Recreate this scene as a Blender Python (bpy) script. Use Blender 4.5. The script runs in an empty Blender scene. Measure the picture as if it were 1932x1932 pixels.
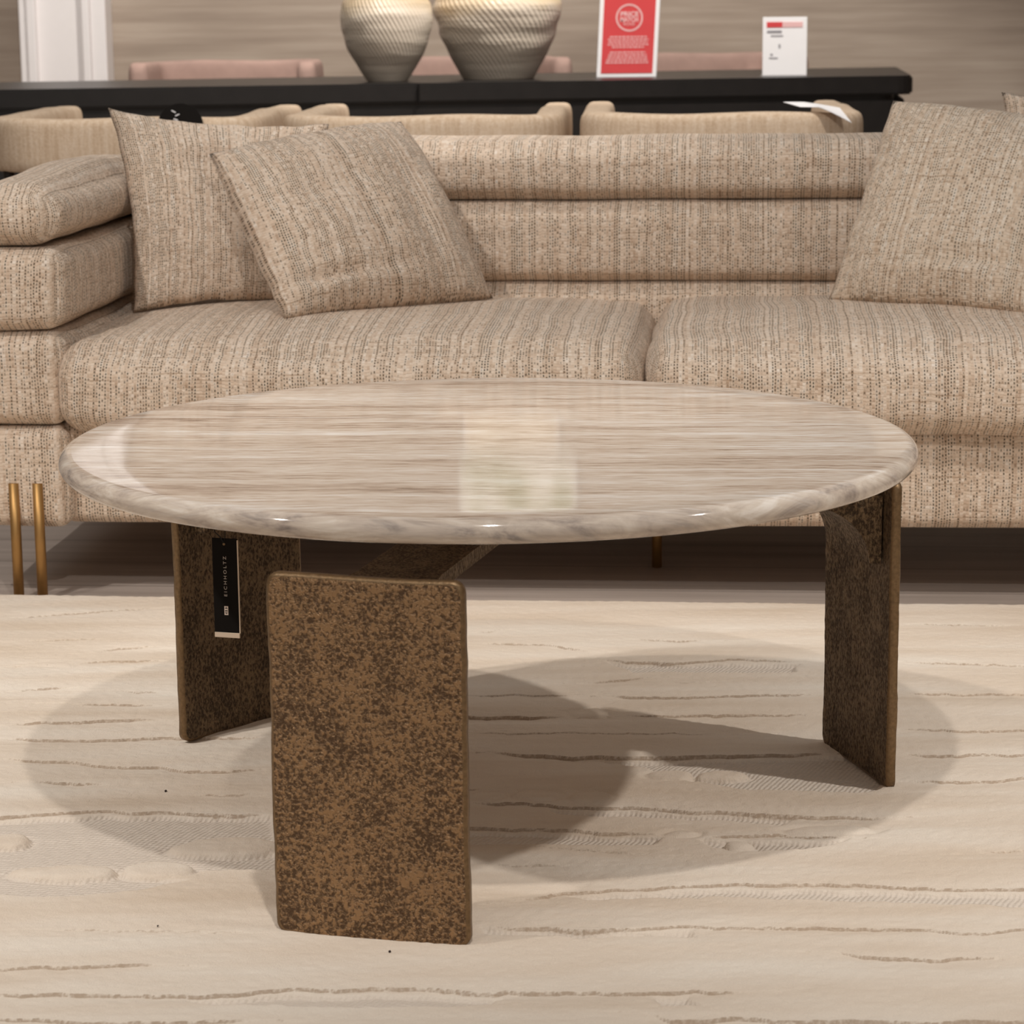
import bpy, bmesh, math, random
import numpy as np
from mathutils import Vector, Matrix, noise
random.seed(7)
PI = math.pi
C = bpy.context.scene.collection
M = {}

# ------------------------------------------------------------------ helpers
def link(o, parent=None):
    C.objects.link(o)
    if parent is not None:
        o.parent = parent
    return o

def mesh_obj(name, verts, faces, mat, parent=None, uvs=None, smooth=True, mats=None, fmat=None):
    me = bpy.data.meshes.new(name)
    me.from_pydata([tuple(v) for v in verts], [], faces)
    me.validate()
    for m in ([mat] if mats is None else mats):
        me.materials.append(m)
    if fmat is not None:
        for p, k in zip(me.polygons, fmat):
            p.material_index = k
    if uvs is not None:
        uv = me.uv_layers.new(name='UVMap')
        flat = [c for f in uvs for q in f for c in q]
        uv.data.foreach_set('uv', flat)
    me.polygons.foreach_set('use_smooth', [smooth] * len(me.polygons))
    me.update()
    return link(bpy.data.objects.new(name, me), parent)

def bm_obj(name, bm, mat, parent=None, smooth=False):
    me = bpy.data.meshes.new(name)
    bmesh.ops.recalc_face_normals(bm, faces=bm.faces)
    bm.to_mesh(me); bm.free()
    me.materials.append(mat)
    me.polygons.foreach_set('use_smooth', [smooth] * len(me.polygons))
    return link(bpy.data.objects.new(name, me), parent)

def thing(name, label, cat, loc=(0, 0, 0), rz=0.0, group=None):
    o = bpy.data.objects.new(name, None)
    o.empty_display_size = .05
    C.objects.link(o)
    o.location = loc; o.rotation_euler = (0, 0, rz)
    return tag(o, label, cat, group)

def tag(o, label, cat, group=None):
    o['label'] = label; o['category'] = cat
    if group: o['group'] = group
    return o

def structure(o):
    o['kind'] = 'structure'
    return o

def dup(root, loc, rz, label, group=None):
    r = root.copy(); C.objects.link(r)
    r.location = loc; r.rotation_euler = (0, 0, rz); r['label'] = label
    if group: r['group'] = group
    for ch in list(root.children):
        c = ch.copy(); C.objects.link(c); c.parent = r
        for g in list(ch.children):
            d = g.copy(); C.objects.link(d); d.parent = c
    return r

def bx(bm, lo, hi, bevel=0.0, seg=2):
    vs = [bm.verts.new((x, y, z)) for x in (lo[0], hi[0]) for y in (lo[1], hi[1]) for z in (lo[2], hi[2])]
    fs = [bm.faces.new([vs[i] for i in q]) for q in ((0,1,3,2),(4,6,7,5),(0,4,5,1),(2,3,7,6),(0,2,6,4),(1,5,7,3))]
    if bevel > 0:
        es = list({e for f in fs for e in f.edges})
        bmesh.ops.bevel(bm, geom=es, offset=bevel, segments=seg, affect='EDGES', profile=.5)

def cyl(bm, a, b, r, n=20, r2=None):
    a = Vector(a); b = Vector(b); d = b - a
    rot = d.to_track_quat('Z', 'Y').to_matrix().to_4x4()
    bmesh.ops.create_cone(bm, cap_ends=True, segments=n, radius1=r, radius2=r if r2 is None else r2, depth=d.length,
                          matrix=Matrix.Translation((a + b) / 2) @ rot)

def tube(bm, pts, r, n=8):
    pts = [Vector(p) for p in pts]
    rings = []
    for i, p in enumerate(pts):
        t = (pts[min(i+1, len(pts)-1)] - pts[max(i-1, 0)]).normalized()
        q = t.to_track_quat('Z', 'Y')
        rings.append([bm.verts.new(p + q @ Vector((r*math.cos(2*PI*k/n), r*math.sin(2*PI*k/n), 0))) for k in range(n)])
    for i in range(len(rings)-1):
        for k in range(n):
            bm.faces.new((rings[i][k], rings[i][(k+1) % n], rings[i+1][(k+1) % n], rings[i+1][k]))
    bm.faces.new(rings[0][::-1]); bm.faces.new(rings[-1])

def lathe(name, prof, n, mat, parent=None, disp=None):
    verts, faces = [], []
    m = len(prof)
    for i in range(n):
        a = 2*PI*i/n
        for j, (r, z) in enumerate(prof):
            if disp: r, z = disp(r, z, a)
            verts.append((r*math.cos(a), r*math.sin(a), z))
    for i in range(n):
        k = (i+1) % n
        for j in range(m-1):
            faces.append((i*m+j, k*m+j, k*m+j+1, i*m+j+1))
    faces.append([i*m for i in range(n)][::-1]); faces.append([i*m+m-1 for i in range(n)])
    return mesh_obj(name, verts, faces, mat, parent)

def text_mesh(name, txt, size, mat, parent, loc, rot, ext=.0006, spacing=1.0, width=None, align='CENTER', bold=0.0):
    cu = bpy.data.curves.new(name, 'FONT')
    cu.body = txt; cu.size = size; cu.extrude = ext; cu.space_character = spacing
    cu.align_x = align; cu.align_y = 'CENTER'; cu.resolution_u = 4
    cu.offset = bold
    o = bpy.data.objects.new(name, cu); C.objects.link(o)
    dg = bpy.context.evaluated_depsgraph_get()
    me = bpy.data.meshes.new_from_object(o.evaluated_get(dg))
    bpy.data.objects.remove(o); bpy.data.curves.remove(cu)
    me.materials.clear(); me.materials.append(mat); me.name = name
    if width:
        xs = [v.co.x for v in me.vertices]; s = width / (max(xs) - min(xs))
        for v in me.vertices: v.co.x *= s
    ob = link(bpy.data.objects.new(name, me), parent)
    ob.location = loc; ob.rotation_euler = rot
    return ob

def puff(lo, hi, r, nseg=(24, 16, 10), bulge=(0, 0, 0), wob=.0, seed=0, crown=0.0, uvoff=(0, 0)):
    """soft upholstered block: rounded box with bulging faces; returns verts, faces, uvs (metres)"""
    lo = np.array(lo, float); hi = np.array(hi, float)
    c = (lo+hi)/2; h = (hi-lo)/2
    r3 = np.array(r if hasattr(r, '__len__') else (r, r, r), float)
    def axis(k):
        a = h[k]; rr = r3[k]; e = list(np.linspace(-a, -a+rr, 6))[:-1] + list(np.linspace(-a+rr, a-rr, nseg[k])) + list(np.linspace(a-rr, a, 6))[1:]
        return e
    ax = [axis(k) for k in range(3)]
    idx = {}; verts = []; faces = []; uvs = []
    def vid(q):
        key = tuple(round(x, 6) for x in q)
        if key in idx: return idx[key]
        q = np.array(q); inn = np.clip(q, -(h-r3), h-r3); d = (q-inn)/r3; L = np.linalg.norm(d)
        # map cube corner zone to sphere
        p = inn + d/L*r3 if L > 1e-9 else q.copy()
        u = q/h
        for k in range(3):
            o = [i for i in range(3) if i != k]
            w = (1-abs(u[o[0]])**4)*(1-abs(u[o[1]])**4)
            p[k] += bulge[k]*w*np.sign(u[k])*abs(u[k])**2
        p[2] += crown*(1-u[0]**4)*(1-u[1]**2)*max(u[2], 0)
        w3 = p + c
        if wob:
            n = noise.noise_vector(Vector(w3*6 + seed*17.3))
            w3 = w3 + np.array(n)*wob
        idx[key] = len(verts); verts.append(w3)
        return idx[key]
    for k in range(3):
        i, j = [(1, 2), (2, 0), (0, 1)][k]
        for s in (-1, 1):
            for a in range(len(ax[i])-1):
                for b in range(len(ax[j])-1):
                    qs = []
                    for da, db in ((0, 0), (1, 0), (1, 1), (0, 1)):
                        q = [0, 0, 0]; q[k] = s*h[k]; q[i] = ax[i][a+da]; q[j] = ax[j][b+db]; qs.append(q)
                    if s < 0: qs = qs[::-1]
                    f = [vid(q) for q in qs]
                    faces.append(f)
                    if k == 0: uvs.append([(q[1]+c[1]+uvoff[0]+.37, q[2]+c[2]+uvoff[1]) for q in qs])
                    else: uvs.append([(q[0]+c[0]+uvoff[0], q[2]+c[2]+q[1]+c[1]+uvoff[1]) for q in qs])
    return verts, faces, uvs

def soft(name, lo, hi, r, mat, parent, **k):
    v, f, u = puff(lo, hi, r, **k)
    return mesh_obj(name, v, f, mat, parent, uvs=u)

def pillow(name, corners, thick, mat, n=44, seed=0, pinch=.03, w=.46, h=.46, creases=(), parent=None):
    """corners TL, TR, BR, BL in metres relative to the thing; two bulging sides sewn at the rim"""
    TL, TR, BR, BL = [np.array(c, float) for c in corners]
    nrm = np.cross(TR-BL, TL-BR); nrm /= np.linalg.norm(nrm)      # towards the viewer side
    if nrm[1] > 0: nrm = -nrm
    verts = []; faces = []; uvs = []
    ids = {}
    def P(i, j, side):
        edge = i in (0, n) or j in (0, n)
        key = (i, j, 0 if edge else side)
        if key in ids: return ids[key]
        u = 2*i/n-1; v = 2*j/n-1
        uu = math.copysign(abs(u)**.9, u); vv = math.copysign(abs(v)**.9, v)
        # rim pulled in between the corners
        uu *= 1-pinch*(1-v*v); vv *= 1-pinch*(1-u*u)
        a = (uu+1)/2; b = (vv+1)/2
        p = (BL*(1-a)+BR*a)*(1-b)+(TL*(1-a)+TR*a)*b
        t = ((1-u*u)*(1-v*v))
        t = (max(t, 0)**.5)*thick/2
        q = Vector((u*1.3+seed*5.1, v*1.3, seed*2.7))
        wr = noise.noise(q*1.2)*.010 + noise.noise(q*3.1)*.004
        for (cu, cv, ru, rv, dep) in creases:
            wr += dep*math.exp(-((u-cu)/ru)**2-((v-cv)/rv)**2)
        t2 = t*(.35 if side < 0 else 1.0)
        p = p + nrm*(t2*side + wr*(1-u**6)*(1-v**6)) + np.array(noise.noise_vector(q*4))*.003
        ids[key] = len(verts); verts.append(p)
        return ids[key]
    for side in (1, -1):
        for i in range(n):
            for j in range(n):
                g = [(i, j), (i+1, j), (i+1, j+1), (i, j+1)]
                if side < 0: g = g[::-1]
                faces.append([P(a, b, side) for a, b in g])
                uvs.append([(a/n*w+seed*.31, b/n*h+seed*.17) for a, b in g])
    return mesh_obj(name, verts, faces, mat, parent, uvs=uvs)

# ------------------------------------------------------------------ materials
def new_mat(name):
    m = bpy.data.materials.new(name); m.use_nodes = True
    nt = m.node_tree
    b = nt.nodes['Principled BSDF']
    return m, nt, b

class N:
    """tiny node-graph helper"""
    def __init__(s, nt): s.nt = nt
    def node(s, t, **k):
        n = s.nt.nodes.new(t)
        for a, v in k.items(): setattr(n, a, v)
        return n
    def put(s, sock, v):
        if hasattr(v, 'is_output') or isinstance(v, bpy.types.NodeSocket): s.nt.links.new(v, sock)
        elif v is not None: sock.default_value = v
    def math(s, op, a, b=None, c=None, clamp=False):
        n = s.node('ShaderNodeMath', operation=op); n.use_clamp = clamp
        s.put(n.inputs[0], a)
        if b is not None: s.put(n.inputs[1], b)
        if c is not None: s.put(n.inputs[2], c)
        return n.outputs[0]
    def coord(s, w='Object'): return s.node('ShaderNodeTexCoord').outputs[w]
    def sep(s, v):
        n = s.node('ShaderNodeSeparateXYZ'); s.put(n.inputs[0], v); return n.outputs
    def comb(s, x, y, z=0.0):
        n = s.node('ShaderNodeCombineXYZ')
        for i, v in enumerate((x, y, z)): s.put(n.inputs[i], v)
        return n.outputs[0]
    def mapping(s, v, scale=(1, 1, 1), rot=(0, 0, 0), loc=(0, 0, 0)):
        n = s.node('ShaderNodeMapping'); s.put(n.inputs[0], v)
        n.inputs['Scale'].default_value = scale; n.inputs['Rotation'].default_value = rot; n.inputs['Location'].default_value = loc
        return n.outputs[0]
    def noise(s, v, scale, detail=3, rough=.5, dist=0.0, dim='3D'):
        n = s.node('ShaderNodeTexNoise', noise_dimensions=dim)
        s.put(n.inputs['Vector'], v)
        n.inputs['Scale'].default_value = scale; n.inputs['Detail'].default_value = detail
        n.inputs['Roughness'].default_value = rough; n.inputs['Distortion'].default_value = dist
        return n.outputs['Fac']
    def white(s, v, dim='2D'):
        n = s.node('ShaderNodeTexWhiteNoise', noise_dimensions=dim)
        if dim == '1D': s.put(n.inputs['W'], v)
        else: s.put(n.inputs['Vector'], v)
        return n.outputs['Value']
    def ramp(s, f, stops, interp='LINEAR'):
        n = s.node('ShaderNodeValToRGB'); s.put(n.inputs[0], f)
        n.color_ramp.interpolation = interp
        e = n.color_ramp.elements
        while len(e) < len(stops): e.new(.5)
        for k, (p, c) in enumerate(stops):
            e[k].position = p
            e[k].color = (c, c, c, 1) if isinstance(c, (int, float)) else (*c, 1)
        return n.outputs[0]
    def mix(s, f, a, b, mode='MIX'):
        n = s.node('ShaderNodeMix', data_type='RGBA', blend_type=mode)
        s.put(n.inputs[0], f)
        for k, v in ((6, a), (7, b)):
            if isinstance(v, tuple): v = (*v, 1) if len(v) == 3 else v
            s.put(n.inputs[k], v)
        return n.outputs[2]
    def sstep(s, x, a, b):
        n = s.node('ShaderNodeMapRange', interpolation_type='SMOOTHSTEP')
        s.put(n.inputs[0], x); n.inputs[1].default_value = a; n.inputs[2].default_value = b
        return n.outputs[0]
    def bump(s, h, strength, dist, normal=None):
        n = s.node('ShaderNodeBump'); s.put(n.inputs['Height'], h)
        n.inputs['Strength'].default_value = strength; n.inputs['Distance'].default_value = dist
        if normal is not None: s.put(n.inputs['Normal'], normal)
        return n.outputs[0]

def srgb(r, g, b):
    f = lambda c: (c/255/12.92) if c/255 <= .04045 else ((c/255+.055)/1.055)**2.4
    return (f(r), f(g), f(b))

def plain(name, col, rough=.6, metal=0.0, var=.06, scale=30, bump=0.0, spec=None):
    m, nt, b = new_mat(name); g = N(nt)
    n = g.noise(g.coord(), scale, 4, .6)
    c2 = tuple(min(1, x*(1-var*2)) for x in col)
    nt.links.new(g.ramp(n, [(.3, c2), (.7, col)]), b.inputs['Base Color'])
    b.inputs['Roughness'].default_value = rough; b.inputs['Metallic'].default_value = metal
    if spec is not None: b.inputs['Specular IOR Level'].default_value = spec
    if bump: nt.links.new(g.bump(n, .5, bump), b.inputs['Normal'])
    return m

def tweed(name, cu=.0047, cv=.0057, tint=(1, 1, 1), dots=1.0):
    """chunky woven tweed: cream yarn columns along v with rows of dark green-grey slubs between them"""
    m, nt, b = new_mat(name); g = N(nt)
    uv = g.coord('UV'); wv = g.noise(uv, 18, 2)
    wv2 = g.noise(g.mapping(uv, (1, 1, 1), loc=(3.3, 1.7, 0)), 40, 2)
    s = g.sep(uv)
    U = g.math('ADD', g.math('DIVIDE', s[0], cu), g.math('MULTIPLY', g.math('SUBTRACT', wv, .5), 1.0))
    col = g.math('FLOOR', U); fu = g.math('FRACT', U)
    colr = g.white(col, '1D'); colr2 = g.white(g.math('ADD', col, 91.7), '1D')
    V0 = g.math('ADD', g.math('DIVIDE', s[1], cv), g.math('MULTIPLY', g.math('SUBTRACT', wv2, .5), .9))
    V = g.math('ADD', V0, g.math('MULTIPLY', colr2, .8))
    row = g.math('FLOOR', V); fv = g.math('FRACT', V)
    cell = g.white(g.comb(col, row)); cell2 = g.white(g.comb(g.math('ADD', col, 37.0), row))
    du = g.math('ABSOLUTE', g.math('SUBTRACT', fu, .5)); dv = g.math('ABSOLUTE', g.math('SUBTRACT', fv, .5))
    slub = g.math('MULTIPLY', g.sstep(du, .36, .10), g.sstep(dv, .45, .16))
    band = g.noise(g.comb(g.math('DIVIDE', s[0], .030), g.math('MULTIPLY', s[1], 2.0), 0.0), 1.0, 2, .6)
    pcol = g.math('ADD', g.math('MULTIPLY', band, .45), g.math('MULTIPLY', colr, .60))
    thr = g.math('MULTIPLY', g.sstep(pcol, .06, .74), .92)
    on = g.math('MULTIPLY', g.sstep(g.math('SUBTRACT', thr, g.math('MULTIPLY', cell, .95)), -.18, .42), dots)
    dark = g.math('MULTIPLY', slub, on)
    along = g.noise(g.comb(g.math('MULTIPLY', col, 3.17), g.math('MULTIPLY', s[1], 55), 0.0), 1.0, 3, .6)
    t = g.math('ADD', g.math('ADD', g.math('MULTIPLY', colr2, .22), g.math('MULTIPLY', along, .52)), g.math('MULTIPLY', cell2, .26))
    T = lambda c: tuple(x*y for x, y in zip(c, tint))
    yarn = g.ramp(t, [(.22, T(srgb(190, 163, 140))), (.42, T(srgb(219, 196, 174))), (.62, T(srgb(229, 210, 191))), (.84, T(srgb(241, 230, 218)))])
    brown = g.noise(g.mapping(uv, (1, .5, 1)), 42, 3, .6)
    yarn = g.mix(g.math('MULTIPLY', g.sstep(brown, .57, .74), .32), yarn, T(srgb(172, 138, 108)))
    gd = g.mix(g.white(g.math('ADD', col, 17.3), '1D'), srgb(50, 58, 48), srgb(92, 76, 58))
    c = g.mix(g.math('MULTIPLY', dark, g.math('ADD', .72, g.math('MULTIPLY', colr, .22))), yarn, gd)
    # darker weft lines crossing between the slubs
    wr = g.math('FRACT', g.math('MULTIPLY', V0, .5)); wid = g.math('FLOOR', g.math('MULTIPLY', V0, .5))
    wl = g.math('MULTIPLY', g.sstep(g.math('ABSOLUTE', g.math('SUBTRACT', wr, .5)), .16, .03), g.sstep(g.noise(g.comb(g.math('MULTIPLY', s[0], 16), g.math('MULTIPLY', wid, 7.3), 0.0), 1.0, 2), .45, .7))
    c = g.mix(g.math('MULTIPLY', wl, .55), c, T(srgb(150, 120, 92)))
    nt.links.new(c, b.inputs['Base Color'])
    b.inputs['Roughness'].default_value = .95
    b.inputs['Specular IOR Level'].default_value = .1
    b.inputs['Sheen Weight'].default_value = .1
    fz = g.noise(uv, 420, 3, .7)
    edge = g.sstep(dv, .5, .30)
    hh = g.math('ADD', g.math('MULTIPLY', edge, .8), g.math('ADD', g.math('MULTIPLY', fz, .7), g.math('MULTIPLY', dark, -1.2)))
    nt.links.new(g.bump(hh, .6, .0020), b.inputs['Normal'])
    return m

def boucle(name):
    m, nt, b = new_mat(name); g = N(nt)
    co = g.coord()
    n = g.noise(g.mapping(co, (90, 90, 9)), 1.0, 3, .6); n2 = g.noise(co, 160, 3, .6)
    f = g.math('ADD', g.math('MULTIPLY', n, .7), g.math('MULTIPLY', n2, .4))
    nt.links.new(g.ramp(f, [(.35, srgb(186, 160, 134)), (.55, srgb(206, 183, 158)), (.75, srgb(220, 201, 180))]), b.inputs['Base Color'])
    b.inputs['Roughness'].default_value = .95; b.inputs['Specular IOR Level'].default_value = .1
    nt.links.new(g.bump(n2, .5, .002), b.inputs['Normal'])
    return m

def marble():
    m, nt, b = new_mat('veined marble'); g = N(nt)
    co = g.mapping(g.coord(), rot=(0.10, 0, math.radians(4.5)))
    warp = g.noise(co, 3.0, 4, .55)
    s = g.sep(co)
    y = g.math('ADD', s[1], g.math('MULTIPLY', g.math('SUBTRACT', warp, .5), .06))
    zt = g.math('MULTIPLY', s[2], 2.2)
    yz = g.math('ADD', y, zt)
    A = g.comb(g.math('MULTIPLY', s[0], 1.3), g.math('MULTIPLY', yz, 16), 0.0)
    B = g.comb(g.math('MULTIPLY', s[0], 9), g.math('MULTIPLY', yz, 110), 4.0)
    D = g.comb(g.math('MULTIPLY', s[0], 5), g.math('MULTIPLY', yz, 70), 9.0)
    E = g.comb(g.math('MULTIPLY', s[0], 30.0), g.math('MULTIPLY', yz, 180), 2.0)
    a = g.noise(A, 1.0, 3, .55); f = g.noise(B, 1.0, 4, .65); d = g.noise(D, 1.0, 5, .65); e = g.noise(E, 1.0, 3, .6)
    mixv = g.math('ADD', g.math('ADD', g.math('MULTIPLY', a, .34), g.math('MULTIPLY', f, .38)), g.math('MULTIPLY', e, .28))
    c = g.ramp(mixv, [(.39, srgb(136, 113, 95)), (.445, srgb(186, 164, 145)), (.495, srgb(209, 191, 174)), (.54, srgb(220, 206, 192)), (.605, srgb(240, 234, 228))])
    veins = g.sstep(d, .635, .70); c = g.mix(g.math('MULTIPLY', veins, .60), c, srgb(122, 102, 90))
    w = g.sstep(g.noise(g.comb(g.math('MULTIPLY', s[0], 1.1), g.math('MULTIPLY', yz, 48), 21.0), 1.0, 3, .5), .62, .74)
    c = g.mix(g.math('MULTIPLY', w, .75), c, srgb(242, 236, 230))
    # the rounded edge shows the slab's cross section: broad grey and white clouds
    z = s[2]
    cl = g.noise(g.mapping(co, (9, 9, 26)), 1.0, 5, .65, 1.2)
    ec = g.ramp(cl, [(.34, srgb(132, 122, 116)), (.46, srgb(186, 171, 158)), (.56, srgb(207, 193, 178)), (.68, srgb(230, 221, 211))])
    ge = g.sep(g.coord())
    rad = g.math('SQRT', g.math('ADD', g.math('MULTIPLY', ge[0], ge[0]), g.math('MULTIPLY', ge[1], ge[1])))
    c = g.mix(g.math('MULTIPLY', g.sstep(rad, .494, .506), .85), c, ec)
    nt.links.new(c, b.inputs['Base Color'])
    b.inputs['Roughness'].default_value = .07
    b.inputs['IOR'].default_value = 1.5
    return m

def hammered(name, scale, hi, lo, rough, bumpd, stretch=(1, 1, 1), lop=.42, hip=.56):
    m, nt, b = new_mat(name); g = N(nt)
    co = g.mapping(g.coord(), stretch)
    big = g.noise(co, scale*.08, 2, .5)
    n = g.noise(co, scale, 3, .55, .6)
    v = g.node('ShaderNodeTexVoronoi'); nt.links.new(co, v.inputs['Vector']); v.inputs['Scale'].default_value = scale*.55
    h = g.math('ADD', g.math('MULTIPLY', n, .75), g.math('MULTIPLY', v.outputs['Distance'], .25))
    h = g.math('ADD', h, g.math('MULTIPLY', g.math('SUBTRACT', big, .5), .28))
    f = g.sstep(h, lop, hip)
    nt.links.new(g.mix(f, lo, hi), b.inputs['Base Color'])
    b.inputs['Metallic'].default_value = .55
    nt.links.new(g.math('SUBTRACT', rough+.18, g.math('MULTIPLY', f, .18)), b.inputs['Roughness'])
    nt.links.new(g.bump(f, .85, bumpd), b.inputs['Normal'])
    return m
GROOVES= [(0.6,[[-0.83,3.958],[-0.727,3.985],[-0.564,4.024]]),(0.6,[[-0.774,3.802],[-0.665,3.814],[-0.628,3.816]]),(0.7,[[-0.651,3.73],[-0.607,3.758],[-0.539,3.772]]),(0.7,[[-0.77,3.655],[-0.715,3.661]]),(0.7,[[-0.671,3.656],[-0.623,3.678],[-0.518,3.677]]),(0.7,[[-0.741,3.511],[-0.626,3.529]]),(0.7,[[-0.593,3.513],[-0.541,3.503],[-0.493,3.499]]),(0.7,[[-0.641,3.441],[-0.584,3.434],[-0.485,3.423]]),(0.9,[[-0.706,3.331],[-0.654,3.346],[-0.563,3.349],[-0.475,3.348]]),(1,[[-0.694,3.272],[-0.567,3.261],[-0.465,3.27],[-0.332,3.259]]),(1,[[-0.675,3.173],[-0.585,3.158],[-0.502,3.134],[-0.46,3.13],[-0.424,3.111],[-0.389,3.104],[-0.315,3.113]]),(1,[[-0.624,3.072],[-0.569,3.065],[-0.51,3.055]]),(0.5,[[-0.431,3.01],[-0.344,3.008],[-0.306,3.017]]),(1,[[-0.69,2.924],[-0.626,2.929],[-0.589,2.936],[-0.532,2.945],[-0.418,2.938],[-0.368,2.927],[-0.294,2.921]]),(0.4,[[-0.521,2.54],[-0.379,2.532],[-0.252,2.525]]),(0.9,[[-0.554,2.426],[-0.527,2.427],[-0.488,2.433],[-0.407,2.435],[-0.355,2.432]]),(1,[[-0.54,2.36],[-0.514,2.359],[-0.434,2.357],[-0.355,2.352],[-0.29,2.36],[-0.225,2.369],[-0.146,2.37],[-0.005,2.356]]),(1,[[-0.528,2.301],[-0.502,2.299],[-0.397,2.286],[-0.243,2.282]]),(0.5,[[-0.085,3.829],[0.007,3.854]]),(0.7,[[-0.07,3.763],[0.051,3.749],[0.131,3.704]]),(0.7,[[0.165,3.781],[0.313,3.766]]),(0.8,[[0.12,3.657],[0.224,3.64],[0.335,3.652],[0.424,3.632]]),(0.6,[[-0.082,3.653],[-0.038,3.672]]),(0.7,[[0.09,3.519],[0.158,3.537],[0.21,3.551]]),(0.7,[[0.217,3.527],[0.276,3.519]]),(0.6,[[-0.078,3.461],[0.047,3.466],[0.109,3.459]]),(0.8,[[0.126,3.453],[0.212,3.444],[0.436,3.446]]),(1.1,[[-0.279,3.359],[-0.076,3.352],[0.073,3.343]]),(0.8,[[0.15,3.346],[0.287,3.346],[0.424,3.345]]),(0.5,[[-0.074,3.265],[0.083,3.262],[0.279,3.252]]),(1.3,[[-0.031,3.175],[0.118,3.156],[0.271,3.158],[0.408,3.155]]),(0.9,[[-0.106,3.021],[-0.07,3.024],[-0.03,3.028]]),(1,[[-0.062,2.97],[0.05,2.952],[0.181,2.933],[0.321,2.905],[0.46,2.893]]),(1,[[-0.172,2.876],[-0.06,2.873],[0.072,2.852],[0.175,2.833]]),(0.9,[[0.222,2.82],[0.313,2.834],[0.393,2.812]]),(0.5,[[-0.055,2.741],[0.002,2.729],[0.079,2.729]]),(0.5,[[0.002,2.801],[0.17,2.759]]),(0.6,[[0.522,2.753],[0.586,2.767],[0.609,2.768]]),(0.8,[[-0.014,2.609],[0.05,2.64],[0.131,2.652],[0.23,2.663],[0.344,2.664],[0.423,2.65],[0.559,2.636],[0.613,2.633]]),(0.8,[[-0.042,2.538],[0.063,2.526],[0.218,2.526],[0.372,2.518],[0.492,2.501],[0.534,2.51],[0.57,2.508]]),(0.8,[[0.315,2.456],[0.39,2.433],[0.507,2.434]]),(0.8,[[-0.058,2.361],[0.044,2.354],[0.145,2.346],[0.244,2.348]]),(1,[[0.114,2.298],[0.146,2.276],[0.225,2.277],[0.485,2.265],[0.518,2.266]]),(0.7,[[0.572,3.63],[0.754,3.602],[0.826,3.596]]),(0.7,[[0.545,3.45],[0.721,3.44],[0.791,3.437]]),(0.8,[[0.513,3.269],[0.587,3.262],[0.685,3.259],[0.751,3.256]]),(0.8,[[0.496,3.154],[0.662,3.148],[0.726,3.143]]),(0.8,[[0.481,3.033],[0.539,3.027],[0.641,3.042],[0.705,3.046]]),(0.5,[[0.607,3.857],[0.802,3.839]])]
LOWS= [[[-0.657,2.923],[-0.594,2.928],[-0.417,2.93],[-0.29,2.918],[-0.27,2.725],[-0.363,2.728],[-0.402,2.7],[-0.371,2.695],[-0.425,2.657],[-0.512,2.647],[-0.6,2.65]],[[-0.328,2.351],[-0.224,2.362],[-0.013,2.349],[-0.026,2.319],[-0.168,2.313],[-0.299,2.326]],[[0.137,3.647],[0.424,3.627],[0.408,3.568],[0.178,3.578]],[[0.034,3.153],[0.271,3.151],[0.438,3.149],[0.474,3.036],[0.438,2.988],[0.295,3.005],[0.225,3.044],[0.14,3.123]],[[0.05,2.947],[0.181,2.927],[0.341,2.901],[0.317,2.875],[0.179,2.898],[0.056,2.919]],[[-0.171,2.865],[-0.057,2.865],[0.072,2.846],[0.171,2.825],[0.156,2.798],[0.037,2.802],[-0.168,2.808]],[[0.215,2.815],[0.389,2.808],[0.341,2.78],[0.272,2.771],[0.226,2.783]],[[0.06,2.638],[0.229,2.655],[0.421,2.64],[0.58,2.628],[0.57,2.578],[0.384,2.602],[0.226,2.625],[0.082,2.616]],[[-0.045,2.532],[0.187,2.519],[0.185,2.501],[-0.042,2.508]],[[0.13,2.342],[0.174,2.341],[0.178,2.315],[0.137,2.312]]]
PEBS= [[-0.517,2.726,0.061,0.029],[-0.409,2.732,0.041,0.034],[-0.603,2.841,0.03,0.029],[-0.336,2.809,0.068,0.043],[0.112,3.362,0.039,0.029],[-0.033,2.998,0.029,0.026],[0.029,2.993,0.03,0.033],[0.094,2.982,0.03,0.035],[0.197,3.073,0.032,0.028],[0.264,3.068,0.035,0.023],[0.261,2.793,0.02,0.023],[0.373,2.848,0.055,0.028],[0.196,2.837,0.024,0.017]]
# ------------------------------------------------------------------ scene materials
M['sofa'] = tweed('sofa tweed')
M['pillow_a'] = tweed('pillow tweed', .0044, .0052)
M['pillow_b'] = tweed('pillow tweed light', .0048, .0056, (.98, 1.0, 1.0), .8)
M['boucle'] = boucle('chair weave')
M['marble'] = marble()
M['bronze'] = hammered('hammered bronze', 310, srgb(156, 123, 88), srgb(88, 66, 46), .30, .0022, lop=.36, hip=.60)
M['bronze_in'] = hammered('cast bronze inner face', 430, srgb(128, 106, 80), srgb(68, 54, 40), .5, .0012, (1, 1, .55), lop=.36, hip=.64)
M['edge'] = plain('worn bronze rim', srgb(136, 109, 77), .42, .6, .2, 200, .0014)
M['brass'] = plain('brushed brass', srgb(176, 136, 84), .46, .8, .05, 40)
M['blackwood'] = plain('black stained wood', srgb(28, 25, 24), .38, 0, .15, 20)
M['blackcard'] = plain('matt black card', srgb(20, 16, 13), .9, 0, .05, spec=.2)
M['white'] = plain('white paint', srgb(232, 226, 224), .5, 0, .01)
M['paper'] = plain('white paper', srgb(246, 243, 243), .6, 0, .01)
M['cream'] = plain('cream card edge', srgb(226, 206, 184), .6, 0, .02)
M['print'] = plain('silver print', srgb(190, 178, 168), .5, 0, .02)
M['logo'] = plain('pale print', srgb(226, 208, 194), .5, 0, .02)
M['red'] = plain('red print', srgb(214, 70, 72), .5, 0, .02)
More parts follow.
